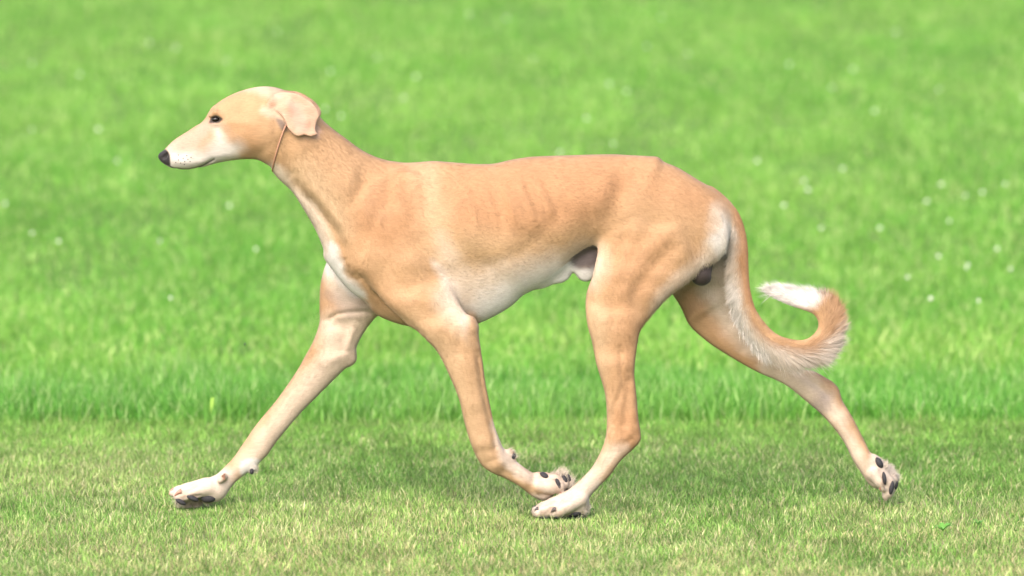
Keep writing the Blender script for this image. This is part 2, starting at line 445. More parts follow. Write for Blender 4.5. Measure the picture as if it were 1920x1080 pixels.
# ---- far hind leg
far_hind = [(1215,470),(1240,530),(1262,553),(1279,581),(1289,604),(1301,619),(1332,645),(1376,673),(1421,698),(1470,720),(1510,751),(1550,787),(1581,827),(1599,862),(1616,889),(1630,908),(1645,916),(1658,905),(1660,885),(1652,868),(1641,853),(1632,848),(1621,827),
 (1603,791),(1590,768),(1580,752),(1572,728),(1560,715),(1550,709),(1528,697),(1505,690),(1478,680),(1442,658),(1415,630),(1400,590),(1392,540),(1382,480),(1360,430),(1300,400),(1240,410)]
add_outline(far_hind,
 ratio=[(1260,450,.30),(1330,480,.34),(1310,540,.38),(1350,590,.42),(1400,650,.52),(1470,695,.60),(1540,740,.60),(1570,760,.66),(1600,820,.75),(1640,885,.85)],
 yc=[(1260,450,.045),(1330,480,.048),(1300,560,.062),(1350,620,.074),(1420,670,.075),(1550,740,.070),(1600,820,.064),(1640,880,.060)], k=.012)
# ---- sheath tuft under the belly
add_outline([(1000,530),(1020,512),(1050,478),(1085,452),(1125,448),(1140,480),(1125,512),(1104,527),(1088,525),(1075,512),(1064,524),(1054,530),(1036,533),(1013,540)],
 ratio=[(0,0,.62)], yc=[(0,0,-.008)], k=.012)
add_chain([(1326,497,-.022,11),(1315,515,-.030,21)], k=.004)
# ---- tail
tail = [(1330,350),(1362,371),(1381,393),(1393,419),(1401,455),(1403,497),(1406,540),(1417,580),(1439,611),(1461,629),(1492,637.5),(1514,635),(1531,620),(1534,604),(1526,590),(1506,580.5),(1480,570.5),(1462,561),(1450,552),(1464,547.5),(1497,550.5),(1530,559),
 (1553,572),(1563,592),(1564,618),(1554,644),(1534,662),(1506,671),(1478,671),(1450,661),(1424,642),(1403,617),(1387,588),(1377,560),(1371,530),(1369,497),(1366,462),(1357,425),(1340,400)]
add_outline(tail, ratio=[(1340,380,.8),(1385,480,.72),(1400,600,.70),(1490,655,.70),(1545,600,.7),(1480,558,.8)],
 yc=[(1340,370,0),(1390,470,-.004),(1400,600,-.010),(1490,655,-.012),(1545,600,-.006),(1470,555,0)], k=.007)
print('limbs', time.time() - T0)
# ---- ears (near and its twin)
ear = [(500,192),(511,179),(527,172),(544,173),(560,177),(573,184),(586,193),(596,206),(599,217),(595,226),(592.5,236),(591.5,245),(596,251.5),(596,253),(593,253.5),(583,256.5),(571,253.5),(560,256.5),(551,252.5),(546,248),(539,239),(532,222),(522,211),(509,203)]
add_outline(ear, ratio=[(0,0,1.)], cap=.0038,
 yc=[(503,194,-.040),(512,186,-.043),(530,178,-.036),(526,205,-.052),(536,222,-.059),(541,198,-.056),(556,186,-.043),(553,215,-.0515),(545,240,-.061),(562,232,-.0535),(572,205,-.049),(578,190,-.042),(592,208,-.045),(596,225,-.048),(575,228,-.0565),(588,238,-.050),(562,252,-.062),(573,252,-.055),(584,253,-.061),(594,250,-.054)], k=.003, mirror=True)
add_chain([(498,198,-.038,6),(512,192,-.041,8),(530,188,-.042,8)], k=.008)
add_chain([(503,206,-.044,4),(518,213,-.046,5),(529,222,-.045,4)], k=.004)
# ---- eye sockets and lids
for s in (-1, 1):
    add_chain([(401,224,s * .0345,6.5),(407,223.5,s * .035,7)], k=.005, sub=True)
    add_chain([(393,218,s * .026,3.2),(404,213,s * .030,4.2),(416,217,s * .032,3.5),(421,226,s * .032,2.5)], k=.006)
    add_chain([(393,228,s * .0255,2.6),(404,233,s * .030,3.2),(416,231,s * .0315,3)], k=.006)
    # nostril
    add_chain([(314,289,s * .0135,3.2),(309,294,s * .0135,4.2),(304,296.5,s * .0120,3.0)], k=.002, sub=True)
# ---- paws: toes one by one
def paw(toes, k=.0032):
    for t in toes: add_chain(t, k)
paw([[(392,914,.056,14),(366,921,.050,13.5),(346,927,.048,12),(334,930,.048,9.5)],
     [(386,908,.066,13),(352,918,.062,12.5),(335,922,.062,11),(325,924,.062,8)],
     [(388,914,.078,13),(355,928,.078,12.5),(342,937,.078,10)],
     [(390,920,.090,13),(364,936,.092,12),(352,945,.092,9.5)]])
add_chain([(402,918,.070,22),(390,928,.070,17)], k=.008)                 # heel of the paw
add_chain([(418,894,.048,8.5),(413,900,.045,6.5)], k=.004)               # dewclaw toe
add_chain([(474,877,.066,8.5),(471,882,.066,6)], k=.004)                  # carpal stopper
paw([[(1012,912,-.068,14),(1034,912,-.074,13.5),(1048,913,-.074,11.5)],
     [(1015,905,-.058,14),(1042,902,-.060,13),(1057,908,-.060,10)],
     [(1020,903,-.044,14),(1048,898,-.044,12.5),(1063,908,-.044,10)],
     [(1015,905,-.034,13),(1040,908,-.030,12),(1056,915,-.030,9)]])
add_chain([(1012,900,-.056,16),(1022,898,-.056,13)], k=.006)
add_chain([(955,850,-.070,9),(960,856,-.070,8)], k=.006)
paw([[(1088,936,-.100,14),(1064,948,-.107,13.5),(1048,958,-.107,12),(1040,962,-.107,9)],
     [(1078,930,-.092,14),(1040,947,-.094,14),(1022,957,-.094,13),(1010,961,-.094,10)],
     [(1075,930,-.080,14),(1038,946,-.079,13.5),(1019,954,-.079,12.5),(1007,957,-.079,9.5)],
     [(1082,934,-.070,13),(1058,947,-.065,13),(1038,957,-.065,11.5),(1030,960,-.065,9)]])
add_chain([(1088,948,-.087,16),(1070,954,-.087,14)], k=.008)
paw([[(1640,888,.048,15),(1652,902,.044,13),(1656,912,.044,10)],
     [(1648,888,.056,15),(1664,905,.054,13.5),(1664,924,.054,10.5),(1661,930,.054,7.5)],
     [(1650,886,.068,15),(1671,899,.068,12.5),(1670,916,.068,10)],
     [(1646,880,.078,14),(1664,886,.082,12.5),(1674,895,.082,10)]])
add_chain([(1641,868,.058,14),(1650,874,.058,12)], k=.006)
for g_ in ([(1066,940,-.119,3),(1046,949,-.122,4.5),(1030,955,-.113,4)], [(1040,942,-.108,2.5),(1020,949,-.108,3.4),(1004,953,-.104,3)], [(1034,952,-.112,3),(1028,962,-.110,4),(1027,970,-.108,3.5)],
           [(372,912,.040,2),(352,922,.034,4),(330,927,.036,3.6)], [(375,928,.044,2),(352,932,.034,3),(338,936,.036,2.6)],
           [(1020,903,-.080,2),(1038,901,-.088,4),(1052,903,-.084,3.4)], [(1650,882,.036,2),(1658,897,.032,4),(1662,915,.036,3.4)]):
    add_chain(g_, k=.004, sub=True)
# ---- relief of muscle, bone and folds
relief([
 ([(553,330),(566,358),(588,380),(607,402),(622,420),(633,436),(643,458),(647,478)], 11, -.0060, 'b'),
 ([(575,345),(598,372),(625,405),(645,440)], 11, .003, 'n'),
 ([(541,275),(543,300),(548,330),(560,350)], 8, -.0022, 'b'),
 ([(698,336),(678,358),(666,380),(664,402)], 14, -.0032, 'n'),
 ([(690,375),(688,420),(690,450)], 16, .003, 'n'),
 ([(800,330),(800,380),(806,430),(815,470)], 20, -.004, 'n'),
 ([(745,330),(752,380),(762,430)], 10, .002, 'n'),
 ([(730,350),(725,400),(715,440)], 10, -.0015, 'n'),
 ([(672,512),(690,533),(712,560),(738,584),(765,604),(792,628)], 7, -.0045, 'n'),
 ([(668,490),(672,505)], 20, .004, 'n'),
 ([(640,500),(655,520),(668,520)], 9, -.003, 'n'),
 ([(760,470),(790,520),(820,560),(850,590)], 16, .0025, 'n'),
 ([(730,500),(760,545),(800,590)], 10, -.0015, 'n'),
 ([(850,600),(862,625),(858,655)], 8, -.0018, 'n'),
 ([(884,598),(890,612)], 8, .003, 'n'),
 ([(1007,340),(1024,368),(1039,402)], 6.5, .0024, 'b'), ([(974,338),(988,370),(1004,412)], 6.5, .0022, 'b'),
 ([(942,340),(956,375),(970,418)], 6.5, .0018, 'b'), ([(908,345),(922,380),(936,424)], 6.5, .0014, 'b'), ([(875,350),(888,385),(900,425)], 6.5, .001, 'b'),
 ([(1060,380),(1010,440),(950,480),(890,500)], 14, -.0018, 'b'),
 ([(1180,325),(1166,352),(1152,382),(1136,408),(1112,428)], 22, -.0066, 'b'),
 ([(1200,300),(1215,330),(1200,360)], 18, .0025, 'b'),
 ([(1231,300),(1228,312)], 12, .003, 'b'),
 ([(1275,450),(1252,474),(1225,503),(1203,532),(1180,566)], 14, -.0040, 'n'),
 ([(1240,440),(1215,470),(1190,510)], 14, .002, 'n'),
 ([(1165,450),(1158,470),(1146,498)], 9, -.0025, 'n'),
 ([(1200,420),(1180,460),(1150,530)], 10, .0015, 'n'),
 ([(1225,600),(1205,610),(1190,640)], 9, -.001, 'n'),
 ([(1120,585),(1128,600)], 13, .0025, 'n'),
 ([(1145,545),(1150,590),(1140,640)], 8, -.0015, 'n'),
 ([(1163,650),(1164,695),(1167,716),(1161,740),(1152,762),(1148,800)], 5, -.0028, 'n'),
 ([(1178,700),(1174,740),(1172,780),(1170,805)], 8, -.0045, 'n'),
 ([(1168,830),(1180,822),(1192,812)], 6, -.002, 'n'),
 ([(1150,838),(1140,858),(1120,885)], 5, -.0015, 'n'),
 ([(895,660),(903,720),(913,765),(923,805),(930,845)], 5, -.004, 'n'),
 ([(860,680),(878,750),(893,820)], 7, -.0012, 'n'),
 ([(900,868),(925,862),(945,850)], 7, -.0015, 'n'),
 ([(935,880),(965,890),(1000,905)], 5, -.0015, 'n'),
 ([(618,600),(632,588),(655,584),(686,583),(700,590)], 5, -.0036, 'f'),
 ([(635,615),(645,630),(640,650)], 12, -.003, 'f'),
 ([(665,610),(655,640),(650,660)], 6, .003, 'f'),
 ([(610,680),(640,668),(655,676)], 9, .003, 'f'),
 ([(598,655),(572,692),(545,728),(518,765),(485,812)], 6, -.0028, 'f'),
 ([(470,820),(450,850),(430,880)], 5, -.0015, 'f'),
 ([(1490,690),(1515,708),(1540,730),(1560,750)], 8, -.0045, 'f'),
 ([(1300,540),(1340,600),(1390,650)], 12, -.003, 'f'),
 ([(1550,755),(1575,785),(1600,825)], 5, -.0015, 'f'),
 ([(505,262),(502,275),(490,285),(475,286)], 8, -.0014, 'b'),
 ([(465,250),(478,266)], 16, .003, 'b'), ([(392,208),(402,205),(414,209)], 6, .0024, 'b'), ([(378,232),(388,224)], 8, -.0018, 'b'), ([(395,296),(420,290),(440,292)], 7, .0016, 'b'), ([(430,262),(445,278)], 9, -.0014, 'b'), ([(335,303),(360,305),(385,300)], 5, .0016, 'b'),
 ([(412,240),(425,247)], 9, -.0025, 'b'),
 ([(425,225),(450,228),(480,230)], 7, .0018, 'b'),
 ([(450,205),(480,200)], 14, -.0015, 'b'),
 ([(380,245),(360,262),(345,275)], 8, -.001, 'b'),
 ([(326,316),(349,317),(364,315.5),(377,311),(389,305),(403,297)], 2.4, -.0032, 'b'),
 ([(330,300),(360,298)], 9, .0015, 'b'),
])
print('relief', time.time() - T0)

# ---- surface nets: the voxel field becomes one continuous skin
def surface_nets(F):
    S = F < 0
    cnt = np.zeros((nx - 1, ny - 1, nz - 1), np.uint8)
    offs = [(a, b, c) for a in (0, 1) for b in (0, 1) for c in (0, 1)]
    for a, b, c in offs: cnt += S[a:nx - 1 + a, b:ny - 1 + b, c:nz - 1 + c]
    act = (cnt > 0) & (cnt < 8)
    I = np.argwhere(act).astype(np.int32)
    vid = np.full(act.shape, -1, np.int32); vid[act] = np.arange(len(I))
    val = {o: F[I[:, 0] + o[0], I[:, 1] + o[1], I[:, 2] + o[2]].astype(np.float64) for o in offs}
    acc = np.zeros((len(I), 3)); num = np.zeros(len(I))
    for o in offs:
        for ax in range(3):
            if o[ax]: continue
            p = list(o); p[ax] = 1; p = tuple(p)
            a, b = val[o], val[p]; cr = (a < 0) != (b < 0)
            t = np.where(cr, a / np.where(cr, a - b, 1), 0)
            pos = np.tile(np.array(o, float), (len(I), 1)); pos[:, ax] += t
            acc += pos * cr[:, None]; num += cr
    Vv = I + acc / num[:, None]
    quads = []
    for ax in range(3):
        sl0 = [slice(1, n - 1) for n in (nx, ny, nz)]; sl1 = list(sl0)
        sl0[ax] = slice(0, (nx, ny, nz)[ax] - 1); sl1[ax] = slice(1, (nx, ny, nz)[ax])
        A, B = S[tuple(sl0)], S[tuple(sl1)]
        u, v = [(1, 2), (2, 0), (0, 1)][ax]
        for sgn, mask in ((0, A & ~B), (1, ~A & B)):
            J = np.argwhere(mask)
            off = np.ones(3, int); off[ax] = 0
            J = J + off
            def at(du, dv):
                K = J.copy(); K[:, u] -= du; K[:, v] -= dv
                return vid[K[:, 0], K[:, 1], K[:, 2]]
            q = np.stack([at(1, 1), at(0, 1), at(0, 0), at(1, 0)], -1)
            quads.append(q if sgn == 0 else q[:, ::-1])
    return Vv, np.concatenate(quads)
Vv, Q = surface_nets(FIELD)
def sample(F, P):
    i = np.clip(np.floor(P).astype(int), 0, np.array(F.shape) - 2); f = P - i; r = 0
    for a in (0, 1):
        for b in (0, 1):
            for c in (0, 1):
                w = np.where(a, f[:, 0], 1 - f[:, 0]) * np.where(b, f[:, 1], 1 - f[:, 1]) * np.where(c, f[:, 2], 1 - f[:, 2])
                r = r + w * F[i[:, 0] + a, i[:, 1] + b, i[:, 2] + c]
    return r
def grad(P, e=.7):
    g = np.stack([sample(FIELD, P + d) - sample(FIELD, P - d) for d in np.eye(3) * e], -1)
    return g / (np.linalg.norm(g, axis=1, keepdims=True) + 1e-12)
# even the vertices out, then settle them back on the surface
E = np.concatenate([Q[:, [0, 1]], Q[:, [1, 2]], Q[:, [2, 3]], Q[:, [3, 0]]])
deg = np.bincount(E.ravel(), minlength=len(Vv)).astype(float)
for it in range(4):
    s = np.zeros_like(Vv)
    for k in range(3): s[:, k] = np.bincount(E[:, 0], Vv[E[:, 1], k], len(Vv)) + np.bincount(E[:, 1], Vv[E[:, 0], k], len(Vv))
    Vv = Vv * .4 + .6 * s / deg[:, None]
    if it < 3:
        g = grad(Vv); Vv = Vv - g * np.clip(sample(FIELD, Vv) / VOX, -.5, .5)[:, None] * .9
NRM = grad(Vv, 1.0)
VW = np.stack([GX0 + Vv[:, 0] * VOX, GY0 + Vv[:, 1] * VOX, GZ0 + Vv[:, 2] * VOX], -1)
# drop loose crumbs: keep the largest connected piece
lab = np.arange(len(VW))
for _ in range(400):
    m2 = np.minimum(lab[E[:, 0]], lab[E[:, 1]]); new = lab.copy()
    np.minimum.at(new, E[:, 0], m2); np.minimum.at(new, E[:, 1], m2)
    new = new[new]
    if (new == lab).all(): break
    lab = new
main = np.bincount(lab).argmax(); kv = lab == main
print('pieces', len(np.unique(lab)), 'verts', kv.sum(), time.time() - T0)
remap = np.cumsum(kv) - 1
Q = remap[Q[kv[Q[:, 0]]]]; VW = VW[kv]; NRM = NRM[kv]

# ------------------------------------------------------------------ coat colours (pigment, with some light and shade painted in)
TAN = np.array([.302, .179, .090]); RED = np.array([.268, .130, .057]); CREAM = np.array([.362, .258, .152]); PALE = np.array([.430, .345, .265])
WHITE = np.array([.49, .46, .42]); PINK = np.array([.40, .25, .19]); DARK = np.array([.013, .011, .011]); PAW = np.array([.395, .325, .262]); GREY = np.array([.072, .056, .056])
def coat_colour(P, Nn):
    px, py = toPX(P[:, 0], P[:, 1], P[:, 2]); y = P[:, 1]
    near = y < -.012
    warp = noise_np(px + 900, py + y * 900, .045, 11, 3) - .5
    c = np.tile(TAN, (len(P), 1))
    c = c * (1 + .10 * (noise_np(px, py * 1.7 + y * 700, .02, 4, 3) - .5))[:, None]
    def patch(pts, colr, feather, strength=1., cond=None, jitter=14):
        nonlocal c
        Pp = catmull(np.array(pts, float), 4)
        d = poly_sd(px, py, Pp) + warp * jitter
        a = np.clip(.5 + d / feather, 0, 1); a = a * a * (3 - 2 * a) * strength
        if cond is not None: a = a * cond
        c = c * (1 - a[:, None]) + colr[None] * a[:, None]
    far = 1 / (1 + np.exp(-(y - .015) / .006)); nr = 1 - far
    # redder saddle, shoulder and rump
    patch([(820,325),(900,320),(1000,310),(1100,305),(1180,310),(1190,350),(1140,400),(1060,430),(980,440),(900,430),(830,410),(800,370)], RED, 80, .72)
    patch([(690,340),(740,325),(780,350),(790,420),(740,470),(690,460),(660,410)], RED, 70, .62)
    patch([(1190,310),(1290,330),(1350,370),(1330,400),(1260,390),(1200,370)], RED, 70, .5)
    patch([(1140,470),(1200,440),(1260,450),(1240,520),(1190,590),(1200,640),(1185,760),(1160,760),(1160,620)], RED, 60, .4, nr)
    patch([(1150,770),(1200,780),(1200,830),(1165,850),(1145,840)], RED, 26, .5, nr)
    patch([(1372,392),(1392,400),(1410,500),(1415,580),(1400,560),(1388,500)], RED, 14, .5)
    patch([(820,440),(900,440),(1000,450),(1090,430),(1120,450),(1040,490),(900,520),(830,500)], np.array([.30,.195,.100]), 60, .6)
    # paler neck side and throat
    patch([(530,330),(560,300),(600,320),(640,380),(650,440),(620,430),(580,380)], CREAM, 60, .6)
    patch([(505,310),(520,305),(560,355),(600,400),(625,460),(640,500),(660,540),(690,575),(640,570),(595,500),(585,440),(540,370)], PALE, 26, .9)
    patch([(612,470),(622,455),(640,490),(645,515),(668,530),(690,560),(665,560),(640,535),(612,505)], WHITE, 16, .9)
    # pale band behind the shoulder, pale flank and belly
    patch([(780,300),(815,300),(830,360),(830,430),(850,500),(820,490),(800,430),(785,370)], CREAM, 60, .45, None, 34)
    patch([(820,440),(850,460),(870,520),(850,560),(830,520)], PALE, 40, .5)
    patch([(810,490),(832,500),(860,550),(890,592),(870,580),(840,550),(818,515)], WHITE, 22, .4)
    patch([(840,530),(900,505),(980,490),(1030,478),(1070,470),(1120,462),(1125,520),(1060,560),(900,630),(840,600),(820,560)], PALE, 55, .9)
    patch([(900,560),(960,530),(1020,510),(1050,500),(1080,540),(1000,570),(920,610),(880,600)], WHITE * 1.2, 50, .8)  # white belly fur, lightened further to offset weak light underneath
    patch([(1025,515),(1048,488),(1075,492),(1080,540),(1010,560)], WHITE * 1.15, 14, 1., y > -.04)
    patch([(1078,512),(1100,500),(1125,505),(1120,545),(1078,540)], WHITE * 1.1, 8, 1., y > -.04)
    patch([(1066,470),(1090,450),(1122,448),(1124,480),(1112,505),(1085,503),(1070,490)], GREY, 18, .92, y > -.045)  # shade on the skin above the sheath, painted as dark grey
    # buttocks, inner thighs
    patch([(1335,385),(1362,400),(1378,440),(1376,470),(1330,505),(1290,528),(1250,560),(1225,585),(1240,545),(1290,500),(1325,460)], PALE, 38, .85)
    patch([(1335,440),(1372,430),(1372,470),(1345,470)], WHITE, 26, .75)
    patch([(1350,403),(1358,405),(1372,450),(1374,480),(1366,470)], GREY * 1.5, 7, .6)  # shading along the tail's inner edge, painted in as grey
    
    patch([(1290,500),(1340,480),(1410,470),(1420,600),(1440,670),(1400,660),(1350,610),(1320,560)], PALE, 40, .95, far)
    patch([(1440,660),(1500,680),(1560,740),(1610,830),(1660,920),(1600,880),(1560,800),(1490,740),(1420,695)], PALE, 26, .8, far)
    patch([(1540,735),(1560,740),(1550,775),(1520,760)], GREY * 1.6, 22, .45, far)  # greyer patch by the far hock
    # insides of the far foreleg
    patch([(600,600),(700,560),(710,590),(670,690),(560,800),(470,890),(440,880),(540,740),(600,660)], PALE, 40, .8, far)
    patch([(606,545),(650,545),(700,560),(690,585),(640,590)], GREY * 1.9, 30, .35, far)  # greyer patch at the top of the far foreleg
    # cream front edge and lower parts of the near legs
    patch([(875,588),(898,596),(900,640),(880,640)], TAN, 20, .9, nr)
    patch([(700,600),(780,590),(850,640),(900,760),(930,860),(1000,910),(1060,960),(900,900),(840,740),(760,640)], CREAM, 60, .45, nr)
    patch([(925,790),(960,845),(1000,885),(1070,890),(1080,940),(1000,915),(950,875),(932,835)], PAW, 16, .8, nr)
    patch([(1090,560),(1130,580),(1135,720),(1145,830),(1110,900),(1060,950),(1110,840),(1120,720)], CREAM, 40, .6, nr)
    patch([(1150,838),(1175,840),(1100,935),(1120,950),(985,985),(990,940),(1060,915),(1110,870)], PALE, 30, .75, nr)
    patch([(1120,900),(1130,925),(1110,975),(985,990),(985,935),(1040,925)], PAW, 18, .8, nr)
    patch([(300,890),(410,880),(440,885),(430,930),(380,980),(300,960)], PAW, 22, .9, far)
    patch([(455,868),(480,860),(492,872),(480,900),(455,892)], WHITE, 10, .85, far)
    patch([(1640,840),(1700,860),(1700,950),(1640,950),(1625,900)], PAW, 20, .85, far)
    for (qx, qy, qr) in [(1034,955,7),(1052,962,6),(345,930,6),(366,932,6),(1046,917,6),(1657,905,6),(1020,962,6),(420,898,7)]:  # soft brown spots on the toes and dewclaw
        a = np.exp(-(((px - qx) ** 2 + (py - qy) ** 2) / qr ** 2)) * .55
        c = c * (1 - a[:, None]) + np.array([[.27,.17,.11]]) * a[:, None]
    # tail: cream underside, white tip
    patch([(1352,402),(1366,420),(1383,520),(1393,572),(1420,620),(1455,650),(1505,662),(1545,648),(1580,610),(1600,600),(1600,680),(1530,730),(1440,720),(1370,640),(1355,500)], WHITE * np.array([1,.93,.84]), 22, .9, (y < .02))
    patch([(1430,530),(1545,530),(1552,556),(1530,575),(1500,582),(1440,570)], WHITE * 1.1, 26, 1., (y < .02))
    patch([(1368,520),(1382,540),(1400,610),(1440,660),(1400,650),(1372,590)], WHITE, 12, .7, (y < .02))
    # face
    hd = (px < 640) & (py < 340)
    patch([(330,262),(390,222),(396,215),(404,230),(385,262),(345,280),(318,276)], PINK, 20, .6, hd)
    patch([(298,300),(330,282),(380,278),(402,256),(402,236),(411,235),(425,260),(450,274),(446,290),(425,308),(340,330),(300,320)], WHITE * .93, 40, .8, hd, 20)
    patch([(325,272),(355,250),(388,228),(396,238),(386,262),(345,284),(322,282)], PINK * np.array([.86, .82, .76]), 18, .8, hd, 6)
    patch([(440,165),(500,155),(530,160),(520,185),(480,175)], PALE, 20, .5, hd)
    patch([(412,240),(450,236),(480,240),(490,270),(470,290),(440,270),(418,255)], RED * .9, 26, .28, hd)  # slightly darker, redder cheek below and behind the eye
    patch([(488,208),(500,199),(528,214),(530,228),(505,217)], PALE, 16, .5, hd & near)
    patch([(517,222),(535,228),(540,246),(528,244)], DARK * 6, 8, .7, hd & near, 2)  # dark strip at the ear's front edge
    patch([(500,195),(540,170),(600,200),(598,255),(545,250),(530,220)], PINK, 5, .50, hd & (np.abs(y) > .030), 1)
    patch([(548,195),(565,200),(575,235),(560,240)], PINK * np.array([.97, .86, .86]), 22, .4, hd & near, 2)
    patch([(540,190),(556,196),(572,225),(578,246),(556,246),(546,222)], PINK * np.array([1,.8,.78]), 14, .55, hd & (y < -.035), 3)
    patch([(400,212),(411,211),(413,216),(402,216)], RED * .7, 6, .5, hd, 2)
    patch([(392,230),(397,219),(405,216),(413,219),(418,223),(411,230),(402,231)], DARK, 3.5, .95, hd, 1)
    patch([(295,284),(309,279.5),(317,288),(319,298),(319,311),(309,309),(296,300)], DARK * 1.3, 3.5, 1., hd, 1)
    ml = np.stack(catmull(np.array([(318,311),(326,316),(349,318),(364,316),(377,311.5),(389,305.5),(402,298)], float), 4, closed=False)).T
    dd = line_d(px, py, ml.T) + warp * .6
    a = np.clip(1.6 - dd / 1.2, 0, 1) * .8 * hd
    c = c * (1 - a[:, None]) + (DARK * 2)[None] * a[:, None]
    # the dark scrotum
    sct = V3(1317, 511, -.028)
    a = np.clip((.028 - np.linalg.norm((P - sct) * np.array([1, 1, .85]), axis=1)) / .002, 0, 1)
    a = a * ((px > 1285) & (py > 482))
    c = c * (1 - a[:, None]) + np.array([[.022, .015, .012]]) * a[:, None]
    return np.clip(c, 0, 1)
COL = coat_colour(VW, NRM)

m, nt, bs, out = new_mat('short_coat')
at = N(nt, 'ShaderNodeVertexColor', layer_name='Col')
tc = N(nt, 'ShaderNodeTexCoord')
mp = N(nt, 'ShaderNodeMapping'); mp.inputs['Rotation'].default_value = (0, math.radians(25), 0); mp.inputs['Scale'].default_value = (60, 500, 420)
nt.links.new(tc.outputs['Object'], mp.inputs['Vector'])
nz1 = N(nt, 'ShaderNodeTexNoise', Scale=1.0, Detail=4.0, Roughness=.6)
nt.links.new(mp.outputs['Vector'], nz1.inputs['Vector'])
nz2 = N(nt, 'ShaderNodeTexNoise', Scale=26.0, Detail=5.0)
nt.links.new(tc.outputs['Object'], nz2.inputs['Vector'])
mr = N(nt, 'ShaderNodeMapRange'); mr.inputs['From Min'].default_value = .25; mr.inputs['From Max'].default_value = .75; mr.inputs['To Min'].default_value = .86; mr.inputs['To Max'].default_value = 1.14
nt.links.new(nz1.outputs['Fac'], mr.inputs['Value'])
mr2 = N(nt, 'ShaderNodeMapRange'); mr2.inputs['From Min'].default_value = .25; mr2.inputs['From Max'].default_value = .75; mr2.inputs['To Min'].default_value = .93; mr2.inputs['To Max'].default_value = 1.07
nt.links.new(nz2.outputs['Fac'], mr2.inputs['Value'])
mu = N(nt, 'ShaderNodeMath', operation='MULTIPLY'); nt.links.new(mr.outputs[0], mu.inputs[0]); nt.links.new(mr2.outputs[0], mu.inputs[1])
vm = N(nt, 'ShaderNodeVectorMath', operation='SCALE'); nt.links.new(at.outputs['Color'], vm.inputs[0]); nt.links.new(mu.outputs[0], vm.inputs['Scale'])
nt.links.new(vm.outputs[0], bs.inputs['Base Color'])
bmp = N(nt, 'ShaderNodeBump'); bmp.inputs['Strength'].default_value = .35; bmp.inputs['Distance'].default_value = .0012
nt.links.new(nz1.outputs['Fac'], bmp.inputs['Height']); nt.links.new(bmp.outputs[0], bs.inputs['Normal'])
bs.inputs['Roughness'].default_value = .72; bs.inputs['Specular IOR Level'].default_value = .25
bs.inputs['Sheen Weight'].default_value = .08; bs.inputs['Sheen Roughness'].default_value = .5; bs.inputs['Sheen Tint'].default_value = (1, .9, .8, 1)
COAT = m

hound = bpy.data.objects.new('dog', None); col.objects.link(hound)
tag(hound, 'smooth fawn sighthound with white muzzle and curled white tipped tail trotting left across the lawn', 'dog')
body = mesh_obj('body', VW, Q, COAT, hound, cols=COL)
print('body', time.time() - T0)

# ------------------------------------------------------------------ eyes, claws, pads, collar, tail fur
def simple(name, colr, rough=.4, spec=.5, coat=0.):
    m, nt, bs, out = new_mat(name)
    bs.inputs['Base Color'].default_value = (*colr, 1); bs.inputs['Roughness'].default_value = rough
    bs.inputs['Specular IOR Level'].default_value = spec; bs.inputs['Coat Weight'].default_value = coat
    nzz = N(nt, 'ShaderNodeTexNoise', Scale=400.0, Detail=3.0); b = N(nt, 'ShaderNodeBump'); b.inputs['Strength'].default_value = .3; b.inputs['Distance'].default_value = .0008
    if rough > .3: nt.links.new(nzz.outputs['Fac'], b.inputs['Height']); nt.links.new(b.outputs[0], bs.inputs['Normal'])
    return m
M_EYE = simple('eye_surface', (.010, .006, .004), .22, .35, .0)
M_PAD = simple('pad_skin', (.03, .028, .03), .75, .2)
M_CLAW = simple('claw_horn', (.33, .16, .11), .4)
M_CLAWD = simple('dark_claw', (.06, .045, .04), .4)
M_CORD = simple('cord', (.30, .15, .09), .7)
def ellipsoid(name, c, ax, mat, rot=None, nu=16, nv=10):
    th = np.linspace(0, np.pi, nv + 1)[1:-1]; ph = np.linspace(0, 2 * np.pi, nu, endpoint=False)
    P = [[0, 0, 1]] + [[math.sin(t) * math.cos(p), math.sin(t) * math.sin(p), math.cos(t)] for t in th for p in ph] + [[0, 0, -1]]
    P = np.array(P) * np.array(ax)
    if rot is not None: P = P @ rot.T
    P = P + np.array(c)
    tri = []; quad = []
    for j in range(nu): tri.append([0, 1 + j, 1 + (j + 1) % nu])
    for i in range(nv - 2):
        for j in range(nu):
            a = 1 + i * nu; quad.append([a + j, a + nu + j, a + nu + (j + 1) % nu, a + (j + 1) % nu])
    L = len(P) - 1; a = 1 + (nv - 2) * nu
    for j in range(nu): tri.append([L, a + (j + 1) % nu, a + j])
    return mesh_obj(name, P, [np.array(tri), np.array(quad)], mat, hound)
def rotY(deg):
    a = math.radians(deg); return np.array([[math.cos(a), 0, math.sin(a)], [0, 1, 0], [-math.sin(a), 0, math.cos(a)]])
def tube(name, pts, rad, mat, n=8, parent=None):
    P = np.array(pts, float); vs = []
    for i, p in enumerate(P):
        t = P[min(i + 1, len(P) - 1)] - P[max(i - 1, 0)]; t /= np.linalg.norm(t) + 1e-9
        a = np.cross(t, [0, 1, 0.13]); a /= np.linalg.norm(a) + 1e-9; b = np.cross(t, a)
        for j in range(n):
            an = 2 * np.pi * j / n; vs.append(p + rad[i] * (math.cos(an) * a + math.sin(an) * b))
    q = [[i * n + j, i * n + (j + 1) % n, (i + 1) * n + (j + 1) % n, (i + 1) * n + j] for i in range(len(P) - 1) for j in range(n)]
    q += [[0, 1, 2, 3], [0, 3, 4, 7], [4, 5, 6, 7]] if n == 8 else []
    return mesh_obj(name, vs, [np.array(q)], mat, hound)
for s in (-1, 1):
    ellipsoid('eye', V3(404.5, 223.5, s * .0270), (.0080, .0080, .0053), M_EYE, rotY(-8))
